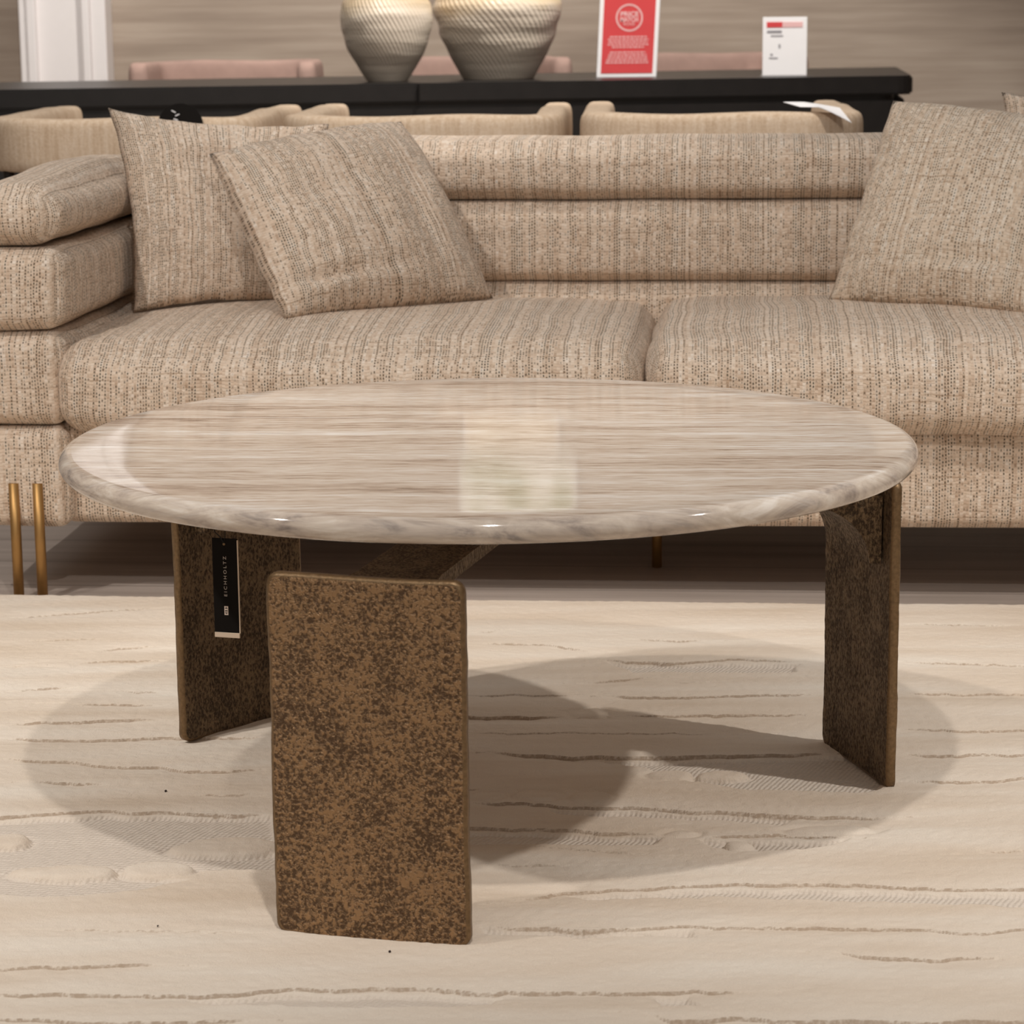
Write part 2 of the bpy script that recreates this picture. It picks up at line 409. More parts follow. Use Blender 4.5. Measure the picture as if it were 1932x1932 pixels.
M['pink_print'] = plain('pale pink print', srgb(236, 190, 188), .5, 0, .02)
M['grey_print'] = plain('grey print', srgb(150, 146, 150), .6, 0, .02)
M['cord'] = plain('black cord', srgb(22, 18, 15), .8, 0, .05)
M['velvet'] = plain('pink velvet', srgb(172, 142, 130), .9, 0, .12, 9)
M['darkleg'] = plain('dark metal leg', srgb(40, 34, 30), .4, .5, .05)
M['crumb'] = plain('dark crumb', srgb(40, 22, 16), .8, 0, .05)

def wall_mat():
    m, nt, b = new_mat('grasscloth wall'); g = N(nt)
    co = g.coord()
    a = g.noise(g.mapping(co, (1.2, 1, 26)), 1.0, 4, .6); p = g.noise(g.mapping(co, (.9, 1, 1.6)), 1.0, 3, .5)
    f = g.math('ADD', g.math('MULTIPLY', a, .5), g.math('MULTIPLY', p, .5))
    nt.links.new(g.ramp(f, [(.38, srgb(142, 126, 112)), (.52, srgb(162, 146, 131)), (.64, srgb(178, 163, 148))]), b.inputs['Base Color'])
    b.inputs['Roughness'].default_value = .8
    return m
def floor_mat():
    m, nt, b = new_mat('pale grey plank floor'); g = N(nt)
    co = g.mapping(g.coord(), rot=(0, 0, math.radians(5)))
    n = g.noise(g.mapping(co, (1.5, 22, 1)), 1.0, 5, .6)
    s = g.sep(co)
    pl = g.math('FRACT', g.math('DIVIDE', s[1], .19)); gap = g.sstep(g.math('ABSOLUTE', g.math('SUBTRACT', pl, .5)), .485, .497)
    c = g.ramp(n, [(.3, srgb(158, 144, 134)), (.7, srgb(190, 176, 166))])
    c = g.mix(gap, c, srgb(120, 108, 100))
    nt.links.new(c, b.inputs['Base Color']); b.inputs['Roughness'].default_value = .45
    return m
def rug_mat():
    m, nt, b = new_mat('cream carved wool'); g = N(nt)
    co = g.coord()
    at = g.node('ShaderNodeAttribute', attribute_name='loop'); low = at.outputs['Fac']
    patch = g.noise(g.mapping(co, (1.2, 6, 1)), 1.5, 3, .55)
    c = g.ramp(patch, [(.3, srgb(219, 201, 181)), (.5, srgb(230, 215, 198)), (.7, srgb(237, 226, 212))])
    c = g.mix(low, c, srgb(226, 213, 199))
    cv = g.node('ShaderNodeAttribute', attribute_name='carve').outputs['Fac']   # tan pile base and crevice shade painted along the cut lines
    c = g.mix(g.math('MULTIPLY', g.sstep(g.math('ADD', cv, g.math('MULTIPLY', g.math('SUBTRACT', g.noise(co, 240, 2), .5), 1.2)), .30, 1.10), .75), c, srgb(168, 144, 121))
    fine = g.noise(co, 700, 3, .7)
    c = g.mix(1.0, c, g.ramp(fine, [(.3, .93), (.7, 1.04)]), 'MULTIPLY')
    nt.links.new(c, b.inputs['Base Color'])
    b.inputs['Roughness'].default_value = 1.0; b.inputs['Specular IOR Level'].default_value = .05
    s = g.sep(co)
    wn = g.noise(co, 60, 2)
    lx = g.math('SINE', g.math('ADD', g.math('MULTIPLY', s[0], 2*PI/.0066), g.math('ADD', g.math('MULTIPLY', s[1], 2*PI/-.0150), g.math('MULTIPLY', wn, 2.2))))
    ly = g.math('SINE', g.math('ADD', g.math('ADD', g.math('MULTIPLY', s[1], 2*PI/.0062), g.math('MULTIPLY', s[0], 2*PI/.03)), g.math('MULTIPLY', wn, 3)))
    loop = g.math('MULTIPLY', g.math('MULTIPLY', g.math('ADD', lx, g.math('MULTIPLY', ly, .8)), .62), low)
    soft_ = g.noise(co, 95, 4, .6)
    h = g.math('ADD', loop, g.math('ADD', g.math('MULTIPLY', fine, 1.0), g.math('ADD', g.math('MULTIPLY', soft_, .9), g.math('MULTIPLY', g.noise(co, 300, 3, .6), .7))))
    nt.links.new(g.bump(h, .5, .0022), b.inputs['Normal'])
    return m
def ceramic():
    m, nt, b = new_mat('rope textured stoneware'); g = N(nt)
    co = g.coord(); s = g.sep(co)
    ang = g.math('ARCTAN2', s[1], s[0])
    wz = g.noise(g.mapping(co, (5, 5, 9)), 1.0, 3)
    dl = g.math('SINE', g.math('ADD', g.math('MULTIPLY', ang, 62), g.math('MULTIPLY', s[2], 260)))
    band = g.noise(g.mapping(co, (2.5, 2.5, 30)), 1.0, 3, .5)
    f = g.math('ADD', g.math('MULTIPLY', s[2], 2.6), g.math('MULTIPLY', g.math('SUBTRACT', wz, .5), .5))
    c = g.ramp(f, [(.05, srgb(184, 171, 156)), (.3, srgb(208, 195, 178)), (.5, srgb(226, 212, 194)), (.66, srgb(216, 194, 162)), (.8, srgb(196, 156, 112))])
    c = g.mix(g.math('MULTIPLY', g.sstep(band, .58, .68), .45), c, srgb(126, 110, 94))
    nt.links.new(c, b.inputs['Base Color'])
    b.inputs['Roughness'].default_value = .38
    h = g.math('ADD', g.math('MULTIPLY', dl, .22), g.math('MULTIPLY', band, 2.0))
    nt.links.new(g.bump(h, .7, .006), b.inputs['Normal'])
    return m
M['wall'] = wall_mat(); M['floor'] = floor_mat(); M['rug'] = rug_mat(); M['ceramic'] = ceramic()

# ------------------------------------------------------------------ setting
bm = bmesh.new(); bx(bm, (-4, -1, -.066), (4, 10.3, -.016)); structure(bm_obj('floor', bm, M['floor']))
bm = bmesh.new(); bx(bm, (-4, 9.9, -.016), (4, 10.05, 3.6)); structure(bm_obj('wall_back', bm, M['wall']))
bm = bmesh.new(); bx(bm, (-4.15, -1, -.016), (-4, 10.05, 3.6)); structure(bm_obj('wall_left', bm, M['wall']))
bm = bmesh.new(); bx(bm, (4, -1, -.016), (4.15, 10.05, 3.6)); structure(bm_obj('wall_right', bm, M['wall']))
pil = structure(thing('trim_1', 'white panelled pilaster against the taupe back wall', 'pilaster', (-1.69, 9.78, -.016)))
del pil['label']; del pil['category']
bm = bmesh.new(); bx(bm, (-.125, -.02, 0), (.10, .12, 3.4), .004); bm_obj('panel', bm, M['white'], pil)
for x0, x1, y0 in ((-.165, -.135, -.045), (-.135, -.10, -.06), (.075, .105, -.06), (.105, .165, -.045)):
    bm = bmesh.new(); bx(bm, (x0, y0, 0), (x1, .12, 3.4), .006); bm_obj('moulding', bm, M['white'], pil)

# ------------------------------------------------------------------ rug with carved pile
def rug():
    yaw = math.tan(math.radians(4.9))
    def yb(x): return 4.128 - yaw*(x+.83)
    xs = np.concatenate([np.linspace(-1.7, -1.02, 30)[:-1], np.arange(-1.02, 1.021, .0032), np.linspace(1.02, 1.9, 38)[1:]])
    t = np.concatenate([np.linspace(.55, 1.80, 60)[:-1], np.arange(1.80, 4.129, .0017)])
    X, T = np.meshgrid(xs, t)
    # far edge follows the sofa, near part stays square
    k = np.clip((T-3.0)/1.1, 0, 1)
    Y = T + k*(yb(X)-4.128)
    Hh = np.zeros_like(X); low = np.zeros_like(X); gv = np.zeros_like(X)
    def vnoise(X, Y, sx, sy, seed):
        rng = np.random.RandomState(seed); tab = rng.rand(256, 256)
        u = X*sx+1000; v = Y*sy+1000
        iu = np.floor(u).astype(int); iv = np.floor(v).astype(int); fu = u-iu; fv = v-iv
        fu = fu*fu*(3-2*fu); fv = fv*fv*(3-2*fv)
        a = tab[iu % 256, iv % 256]; b = tab[(iu+1) % 256, iv % 256]; c = tab[iu % 256, (iv+1) % 256]; d = tab[(iu+1) % 256, (iv+1) % 256]
        return (a*(1-fu)+b*fu)*(1-fv)+(c*(1-fu)+d*fu)*fv
    wob = (vnoise(X, Y, 28, 28, 1)-.5)*.010 + (vnoise(X, Y, 90, 90, 2)-.5)*.004
    Yw = Y + wob; Xw = X + (vnoise(X, Y, 30, 30, 5)-.5)*.012
    def segdist(px, py, ax, ay, bx_, by_):
        dx, dy = bx_-ax, by_-ay; L2 = dx*dx+dy*dy+1e-12
        s = np.clip(((px-ax)*dx+(py-ay)*dy)/L2, 0, 1)
        return np.hypot(px-ax-s*dx, py-ay-s*dy), s, py-ay-s*dy
    gr = list(GROOVES)
    rng = random.Random(11)
    for i in range(26):                          # more of the same carving outside the photographed area
        y = .7 + i*.047 + rng.uniform(-.01, .01); x = rng.uniform(-1.5, .9); L = rng.uniform(.3, .9)
        gr.append((.8, [[x+L*q/4, y+rng.uniform(-.006, .006)] for q in range(5)]))
    for i in range(30):
        sgn = -1 if i % 2 else 1; y = 2.3 + i*.06; x0 = sgn*(.30+.19*y)
        gr.append((.7, [[x0, y], [x0+sgn*.2, y+rng.uniform(-.01, .01)], [x0+sgn*rng.uniform(.3, .6), y]]))
    for dep, pts in gr:
        pts = np.array(pts); tot = 0; best = np.full(X.shape, 9.); side = np.zeros_like(X)
        x0, y0 = pts.min(0)-.05; x1, y1 = pts.max(0)+.05
        m = (X > x0) & (X < x1) & (Y > y0) & (Y < y1)
        if not m.any(): continue
        px, py = Xw[m], Yw[m]; bd = np.full(px.shape, 9.); bs = np.zeros_like(px)
        for a, b in zip(pts[:-1], pts[1:]):
            d, s, sd = segdist(px, py, a[0], a[1], b[0], b[1])
            u = d < bd; bd[u] = d[u]; bs[u] = sd[u]
        # taper towards both ends
        e = np.minimum(np.hypot(px-pts[0, 0], py-pts[0, 1]), np.hypot(px-pts[-1, 0], py-pts[-1, 1]))
        tp = np.clip(e/.05, 0, 1)**.7
        gapn = .85+.35*vnoise(px, py, 14, 40, 8)
        dt_ = dep*tp*gapn
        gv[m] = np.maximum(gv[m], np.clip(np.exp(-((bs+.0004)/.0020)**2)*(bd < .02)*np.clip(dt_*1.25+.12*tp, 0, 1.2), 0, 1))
        # the pile beyond the cut line stands up as a small wall; the near side starts low and rises again
        g = np.where(bs > 0, np.exp(-(bd/.014)**2)*.0016, .0050*np.exp(-(bd/.026)**1.5))*dt_
        Hh[m] -= g
    for poly in LOWS:
        P = np.array(poly); x0, y0 = P.min(0)-.03; x1, y1 = P.max(0)+.03
        m = (X > x0) & (X < x1) & (Y > y0) & (Y < y1)
        if not m.any(): continue
        px, py = Xw[m], Yw[m]; ins = np.zeros(px.shape, bool); bd = np.full(px.shape, 9.)
        for i in range(len(P)):
            a, b = P[i], P[(i+1) % len(P)]
            c = ((a[1] > py) != (b[1] > py)) & (px < (b[0]-a[0])*(py-a[1])/(b[1]-a[1]+1e-12)+a[0]); ins ^= c
            bd = np.minimum(bd, segdist(px, py, a[0], a[1], b[0], b[1])[0])
        sd = np.where(ins, bd, -bd); v = np.clip((sd+.003)/.009, 0, 1); v = v*v*(3-2*v)
        low[m] = np.maximum(low[m], v)
    for cx, cy, rx, ry in PEBS:
        q = ((Xw-cx)/rx)**2+((Yw-cy)/(ry*.8))**2
        low *= np.clip((q-.85)/.3, 0, 1)
        Hh -= np.exp(-((np.sqrt(q)-1.0)/(.0045/(ry*.8)))**2)*.0028*(q < 4)
        Hh += np.clip(1-q, 0, 1)**.5*.0012
    Hh -= low*.0058
    Hh = np.maximum(Hh, -.0150)
    Hh += (vnoise(X, Y, 2.4, 16, 3)-.5)*.0028 + (vnoise(X, Y, 6, 42, 4)-.5)*.0013 + (vnoise(X, Y, 130, 130, 6)-.5)*.0011
    # rounded outer edge
    ed = np.minimum(T.max()-T, .03)/.03
    Hh -= (1-np.sqrt(np.clip(1-(1-np.clip(ed*2, 0, 1))**2, 0, 1)))*.006
    ny, nx = X.shape
    co = np.stack([X, Y, Hh], -1).reshape(-1, 3)
    # skirt + underside
    i = np.arange(ny*nx).reshape(ny, nx)
    q = np.stack([i[:-1, :-1], i[:-1, 1:], i[1:, 1:], i[1:, :-1]], -1).reshape(-1, 4)
    rim = np.concatenate([i[0, :], i[1:, -1], i[-1, -2::-1], i[-2:0:-1, 0]])
    n0 = len(co); lowr = co[rim].copy(); lowr[:, 2] = -.0155
    co = np.concatenate([co, lowr]); j = n0+np.arange(len(rim)); jn = np.roll(j, -1); rn = np.roll(rim, -1)
    q = np.concatenate([q, np.stack([rim, j, jn, rn], -1)])
    me = bpy.data.meshes.new('area_rug')
    me.vertices.add(len(co)); me.vertices.foreach_set('co', co.astype(np.float32).ravel())
    me.loops.add(q.size); me.loops.foreach_set('vertex_index', q.astype(np.int32).ravel())
    me.polygons.add(len(q)); me.polygons.foreach_set('loop_start', np.arange(0, q.size, 4, dtype=np.int32))
    me.polygons.foreach_set('loop_total', np.full(len(q), 4, np.int32))
    me.update(calc_edges=True); me.validate()
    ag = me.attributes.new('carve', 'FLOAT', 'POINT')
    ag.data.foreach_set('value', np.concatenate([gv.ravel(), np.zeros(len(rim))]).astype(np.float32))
    at = me.attributes.new('loop', 'FLOAT', 'POINT')
    at.data.foreach_set('value', np.concatenate([low.ravel(), np.zeros(len(rim))]).astype(np.float32))
    me.polygons.foreach_set('use_smooth', [True]*len(me.polygons))
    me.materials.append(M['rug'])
    o = link(bpy.data.objects.new('area_rug', me))
    return tag(o, 'cream wool rug carved with wavy lines under the coffee table', 'rug')
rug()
for x, y, s, lab in ((-.437, 3.02, .0020, 'dark crumb on the rug left of the front bronze leg, in the table shadow'),
                     (-.382, 2.544, .0014, 'tiny brown crumb on the lit rug beside the lower left edge of the front leg'),
                     (-.131, 2.462, .0019, 'dark curled crumb on the rug just before the foot of the front leg')):
    bm = bmesh.new(); bmesh.ops.create_icosphere(bm, subdivisions=2, radius=s)
    for v in bm.verts: v.co = Vector((v.co.x*.7, v.co.y*1.4, v.co.z*.6))*(1+.3*noise.noise(v.co*900+Vector((x*50, 0, 0))))
    o = bm_obj('crumb', bm, M['crumb'], None, True); o.location = (x, y, s*.4); tag(o, lab, 'crumb')

# ------------------------------------------------------------------ coffee table
TC = Vector((-.0267, 2.979, 0)); A0 = -1.8288
table = thing('coffee_table', 'round marble coffee table on three hammered bronze slab legs', 'coffee table', TC)
R, ZT, ZB = .510, .4525, .4255
hr = (ZT-ZB)/2
prof = [(0.0005, ZB), (.25, ZB)] + [(R-hr*1.15+hr*1.15*math.cos(t), (ZT+ZB)/2+hr*math.sin(t)) for t in np.linspace(-PI/2, PI/2, 15)] + [(.45, ZT), (.3, ZT), (.0005, ZT)]
lathe('tabletop', prof, 192, M['marble'], table)

def leg(k):
    a = A0 + k*2*PI/3
    w, h, th, rc = .212, .391, .0135, .0125
    nu, nv = 44, 78
    n = Vector((math.cos(a), math.sin(a), 0)); t = Vector((-n.y, n.x, 0)); c = n*.487
    verts = []; faces = []; fm = []
    inset = .0035
    def shape(u, v, grow):
        # u,v in -1..1 -> rounded rectangle with slightly irregular outline
        x = u*(w/2-grow); z = v*(h/2-grow)
        r = rc-grow*.5; ex = abs(x)-(w/2-grow-r); ez = abs(z)-(h/2-grow-r)
        if ex > 0 and ez > 0:
            m = max(ex, ez); L = math.hypot(ex, ez)
            x = math.copysign(w/2-grow-r+ex*m/L, x); z = math.copysign(h/2-grow-r+ez*m/L, z)
        q = Vector((x*9, z*9, k*3.3))
        x += noise.noise(q)*.0022*abs(u)**3 + noise.noise(q*5)*.0008*abs(u)**6
        z += noise.noise(q+Vector((5, 0, 0)))*.0018*max(v, 0)**3
        return x, z
    def pt(x, z, y): return c + t*x + n*y + Vector((0, 0, z+h/2-.003))
    ids = []
    for side in (1, -1):
        g = []
        for i in range(nu+1):
            row = []
            for j in range(nv+1):
                u = 2*i/nu-1; v = 2*j/nv-1
                x, z = shape(u, v, inset)
                q = Vector((x*16, z*16, side*4+k*7))
                y = side*(th/2) + side*(noise.noise(q)*.0012+noise.noise(q*6)*.0007) + .004*(1-(2*x/w)**2)*1.0 - .002
                row.append(len(verts)); verts.append(pt(x, z, y))
            g.append(row)
        ids.append(g)
        for i in range(nu):
            for j in range(nv):
                f = [g[i][j], g[i+1][j], g[i+1][j+1], g[i][j+1]]
                faces.append(f if side < 0 else f[::-1]); fm.append(0 if side > 0 else 1)
    def loop(g): return [g[i][0] for i in range(nu)]+[g[nu][j] for j in range(nv)]+[g[i][nv] for i in range(nu, 0, -1)]+[g[0][j] for j in range(nv, 0, -1)]
    lo, li = loop(ids[0]), loop(ids[1])
    uvp = [(i, 0) for i in range(nu)]+[(nu, j) for j in range(nv)]+[(i, nv) for i in range(nu, 0, -1)]+[(0, j) for j in range(nv, 0, -1)]
    mids = []
    for f in (.72, -.72):
        ring = []
        for (i, j) in uvp:
            x, z = shape(2*i/nu-1, 2*j/nv-1, 0)
            ring.append(len(verts)); verts.append(pt(x, z, f*th/2 + .004*(1-(2*x/w)**2)-.002))
        mids.append(ring)
    rings = [lo, mids[0], mids[1], li]
    N_ = len(lo)
    for a_, b_ in zip(rings[:-1], rings[1:]):
        for q in range(N_):
            p = (q+1) % N_
            faces.append([a_[q], a_[p], b_[p], b_[q]][::1]); fm.append(2)
    o = mesh_obj('leg', verts, faces, None, table, mats=[M['bronze'], M['bronze_in'], M['edge']], fmat=fm)
    bm = bmesh.new(); bm.from_mesh(o.data); bmesh.ops.recalc_face_normals(bm, faces=bm.faces); bm.to_mesh(o.data); bm.free()
    o.data.polygons.foreach_set('use_smooth', [True]*len(o.data.polygons))
for k in range(3): leg(k)

def frame():
    hw, r_arm, rho = .047, .4775, .115
    z0, z1 = .350, .366
    pts = []
    for k in range(3):
        a = A0+k*2*PI/3; n = Vector((math.cos(a), math.sin(a))); t = Vector((-n.y, n.x))
        # right edge (−t) then the end, then left edge, then the concave fillet to the next arm
        s60 = math.sin(PI/3)
        dc = (hw+rho)/s60; xt = dc*math.cos(PI/3)      # tangent distance along the arm
        for x in np.linspace(xt, r_arm, 8): pts.append(n*x - t*(hw+.034*max(0, (x-.38)/.1)**2))
        for x in np.linspace(r_arm, xt, 8): pts.append(n*x + t*(hw+.034*max(0, (x-.38)/.1)**2))
        b = a+PI/3; bc = Vector((math.cos(b), math.sin(b)))*dc
        a0 = b+PI-(PI/2-PI/3); 
        s = n*xt+t*hw-bc; ang0 = math.atan2(s.y, s.x)
        for q in range(1, 12):
            ang = ang0 - (PI/3)*q/12
            pts.append(bc+Vector((math.cos(ang), math.sin(ang)))*rho)
    bm = bmesh.new()
    lo = [bm.verts.new((p.x, p.y, z0)) for p in pts]; hi = [bm.verts.new((p.x, p.y, z1)) for p in pts]
    bm.faces.new(lo[::-1]); bm.faces.new(hi)
    for i in range(len(pts)):
        j = (i+1) % len(pts); bm.faces.new((lo[i], lo[j], hi[j], hi[i]))
    # curved gusset below each arm end and a pad under the marble
    for k in range(3):
        a = A0+k*2*PI/3; n = Vector((math.cos(a), math.sin(a), 0)); t = Vector((-n.y, n.x, 0)); rg = .07
        pr = [(r_arm-rg-.012, z0+.004)] + [(r_arm-rg-.012+rg*math.sin(q), z0-rg+rg*math.cos(q)) for q in np.linspace(0, PI/2, 9)] + [(r_arm, z0-rg), (r_arm, z0+.004)]
        L = []; Rr = []
        for (r, z) in pr:
            ww = hw+.034*max(0, (r-.38)/.1)**2
            L.append(bm.verts.new(n*r+t*ww*.98+Vector((0, 0, z)))); Rr.append(bm.verts.new(n*r-t*ww*.98+Vector((0, 0, z))))
        bm.faces.new(L); bm.faces.new(Rr[::-1])
        for i in range(len(pr)):
            j = (i+1) % len(pr); bm.faces.new((L[i], L[j], Rr[j], Rr[i]))
        cyl(bm, n*.13+Vector((0, 0, z1-.002)), n*.13+Vector((0, 0, ZB)), .022, 24)
    bmesh.ops.triangulate(bm, faces=[f for f in bm.faces if len(f.verts) > 4])
    o = bm_obj('frame', bm, M['bronze_in'], table)
frame()

# hang tag on a cord from the frame, before the left leg
ht = thing('hang_tag', 'black swing tag with white foot hanging on a cord before the left bronze leg', 'tag', (-.366, 3.13, .300), math.radians(-16))
TW, TH = .0345, .1235
bm = bmesh.new(); bx(bm, (-TW/2, -.0008, -TH), (TW/2, .0008, 0), .0006, 1); bm_obj('card', bm, M['blackcard'], ht)
bm = bmesh.new(); bx(bm, (-TW/2, -.0010, -TH-.0065), (TW/2, .0010, -TH+.0003), .0005, 1)
o = bm_obj('foot_strip', bm, M['cream'], ht); o['label'] = 'cream strip at the lower end'
bm = bmesh.new(); bx(bm, (TW/2-.0002, -.0011, -TH), (TW/2+.0009, .0011, -.002)); o = bm_obj('card_edge', bm, M['cream'], ht); o['label'] = 'pale cut edge'
text_mesh('lettering', 'EICHHOLTZ', .0058, M['print'], ht, (.0000, -.0010, -.0497), (PI/2, -PI/2, 0), .0002, 1.5, .052)
bm = bmesh.new(); bx(bm, (-.0026, -.0013, -.1000), (.0026, -.0009, -.0885)); em = bm_obj('emblem', bm, M['logo'], ht)
bm = bmesh.new()
for z in (-.0912, -.0942, -.0973):
    bx(bm, (-.0017, -.00155, z-.0004), (.0017, -.00125, z+.0004))
for x, z in ((0, -.0904), (-.0009, -.0950), (.0009, -.0950), (0, -.0981)): bx(bm, (x-.0004, -.00155, z-.0008), (x+.0004, -.00125, z+.0008))
bm_obj('emblem_strokes', bm, M['blackcard'], em)
bm = bmesh.new(); bmesh.ops.create_cone(bm, cap_ends=True, segments=16, radius1=.0017, radius2=.0017, depth=.0006, matrix=Matrix.Translation((-.0005, -.0010, -.0075)) @ Matrix.Rotation(PI/2, 4, 'X'))
bm_obj('eyelet', bm, M['edge'], ht)
bm = bmesh.new(); tube(bm, [(-.0005, -.0014, -.006), (-.004, -.002, .001), (-.0125, -.001, .008), (-.0155, .002, .018), (-.0165, .01, .045)], .0007); tube(bm, [(-.0005, -.0014, -.006), (.0015, -.001, .004), (.0016, .004, .045)], .0005)
bm_obj('cord', bm, M['cord'], ht)

# ------------------------------------------------------------------ sofa
so = thing('tweed_sofa', 'beige flecked tweed sofa with channelled back and gold rod legs', 'sofa', (-.75, 4.16, -.016), math.radians(-5))
Z = lambda z: z+.016
SW = 1.94
mt = M['sofa']
soft('base', (-.02, .03, Z(.108)), (SW+.02, .88, Z(.285)), .022, mt, so, nseg=(40, 14, 8), bulge=(0, .012, 0), wob=.002, seed=1)
soft('seat_cushion', (-.016, -.022, Z(.262)), (.972, .70, Z(.418)), (.042, .074, .058), mt, so, nseg=(36, 24, 8), bulge=(.004, .020, 0), wob=.006, seed=2, crown=.026)
soft('seat_cushion', (.974, -.022, Z(.262)), (SW+.004, .70, Z(.420)), (.038, .074, .058), mt, so, nseg=(36, 24, 8), bulge=(.004, .020, 0), wob=.006, seed=3, crown=.026, uvoff=(.003, 0))
for i, (a, b) in enumerate(((.27, .452), (.454, .604), (.606, .716))):
    soft('back_roll', (-.01, .640, Z(a)), (SW+.01, .90, Z(b)), .030 if i < 2 else .040, mt, so, nseg=(44, 10, 8), bulge=(0, .014, 0), wob=.0035, seed=5+i, crown=.004)
for side in (0, 1):
    x0, x1 = ((-.158, .004), (SW-.004, SW+.158))[side]
    for i, (a, b, r) in enumerate(((.108, .278, .022), (.280, .437, .030), (.439, .577, .030), (.579, .680, (.060, .046, .049)))):
        soft('arm_roll', (x0, -.004, Z(a)), (x1, .90, Z(b)), r, mt, so, nseg=(16, 30, 8), bulge=(.012, .012, 0), wob=.004, seed=11+i+side*7, crown=.018 if i == 3 else 0)
for xs, ys in (((-.085, -.044), (-.016,)*2), ((SW+.044, SW+.085), (-.016,)*2), ((.985,), (.29,)), ((-.085, -.044), (.86,)*2), ((SW+.044, SW+.085), (.86,)*2)):
    for x, y in zip(xs, ys):
        bm = bmesh.new(); cyl(bm, (x, y, 0), (x, y, Z(.186 if y < 0 else .12)), .0088, 20)
        bm_obj('leg', bm, M['brass'], so, True)

# pillows
def put_pillow(name, lab, c, thick, mat, seed, w, h, creases=(), pinch=.055, group='tweed scatter pillows on the sofa'):
    c = [np.array(q, float) for q in c]
    base = np.array([(c[2][0]+c[3][0])/2, (c[2][1]+c[3][1])/2, min(c[2][2], c[3][2])])
    o = pillow(name, [q-base for q in c], thick, mat, seed=seed, w=w, h=h, creases=creases, pinch=pinch)
    o.location = base
    return tag(o, lab, 'pillow', group)
put_pillow('scatter_pillow', 'tweed pillow standing upright in the left corner of the sofa, behind another pillow',
           [(-.733, 4.67, .789), (-.335, 4.755, .752), (-.36, 4.58, .428), (-.680, 4.52, .428)], .13, M['pillow_a'], 1, .42, .40, ((-.1, .25, .18, .35, -.016), (.0, .6, .5, .12, .010), (-.75, -.55, .25, .2, -.014), (.3, -.1, .12, .4, -.010)), pinch=.10)
put_pillow('scatter_pillow', 'tweed pillow leaning at a slant in front of the left corner pillow',
           [(-.530, 4.50, .712), (-.196, 4.66, .760), (-.0295, 4.575, .442), (-.387, 4.30, .440)], .18, M['pillow_a'], 2, .44, .42, ((-.50, -.66, .42, .05, -.020), (-.62, -.82, .45, .07, .012), (.45, -.2, .1, .5, -.008), (-.2, .2, .4, .12, -.008)), pinch=-.012)
put_pillow('scatter_pillow', 'pale tweed pillow tilted at the right end of the sofa',
           [(.696, 4.60, .790), (1.08, 4.53, .742), (.93, 4.22, .438), (.570, 4.49, .438)], .17, M['pillow_b'], 3, .44, .42, ((.15, -.62, .35, .06, -.018), (.2, -.78, .4, .07, .010), (-.3, .2, .1, .5, -.008)), pinch=.012)
put_pillow('scatter_pillow', 'tweed pillow at far right, only its corner showing above the pale pillow',
           [(.912, 4.71, .80), (1.30, 4.62, .78), (1.30, 4.46, .43), (.93, 4.56, .43)], .12, M['pillow_a'], 4, .44, .42)

# ------------------------------------------------------------------ dining table behind
dt = thing('dining_table', 'long black wooden table behind the sofa carrying two vases and two signs', 'table', (-.1, 8.1, -.016))
def top_poly():
    # front edge, right end and back edge as seen; the left end is outside the frame
    fl, fr, br, bl = Vector((-2.2, 7.222)), Vector((1.262, 7.93)), Vector((1.40, 9.16)), Vector((-2.05, 8.13))
    P = []
    for a, b, c in ((bl, fl, fr), (fl, fr, br), (fr, br, bl), (br, bl, fl)):
        d0 = (a-b).normalized(); d1 = (c-b).normalized(); r = .05
        for q in np.linspace(0, 1, 6): P.append((b+d0*r)*(1-q)**2+2*b*q*(1-q)+(b+d1*r)*q**2)
    return P
off = Vector((-.1, 8.1))
def slab_poly(P, z0, z1, bev=.006):
    bm = bmesh.new()
    f = bm.faces.new([bm.verts.new((p.x-off.x, p.y-off.y, z0)) for p in P])
    r = bmesh.ops.extrude_face_region(bm, geom=[f]); 
    for v in [g for g in r['geom'] if isinstance(g, bmesh.types.BMVert)]: v.co.z = z1
    if bev:
        es = [e for e in bm.edges if abs(e.verts[0].co.z-e.verts[1].co.z) < 1e-6]
        bmesh.ops.bevel(bm, geom=es, offset=bev, segments=2, affect='EDGES')
    return bm
P = top_poly()
cen = sum(P, Vector((0, 0)))/len(P)
bm_obj('table_top', slab_poly(P, Z(.692), Z(.75)), M['blackwood'], dt)
bm_obj('shadow_gap', slab_poly([cen+(p-cen)*.965 for p in P], Z(.672), Z(.693), 0), M['blackwood'], dt)
bm_obj('base', slab_poly([cen+(p-cen)*.985 for p in P], 0, Z(.675), 0), M['blackwood'], dt)  # solid black box, added to keep the space under the top dark
bm = bmesh.new(); e0 = Vector((-.265-off.x, 7.606-off.y, 0)); bx(bm, (e0.x-.002, e0.y-.006, Z(.694)), (e0.x+.002, e0.y+.01, Z(.749))); bm_obj('joint', bm, M['blackcard'], dt)

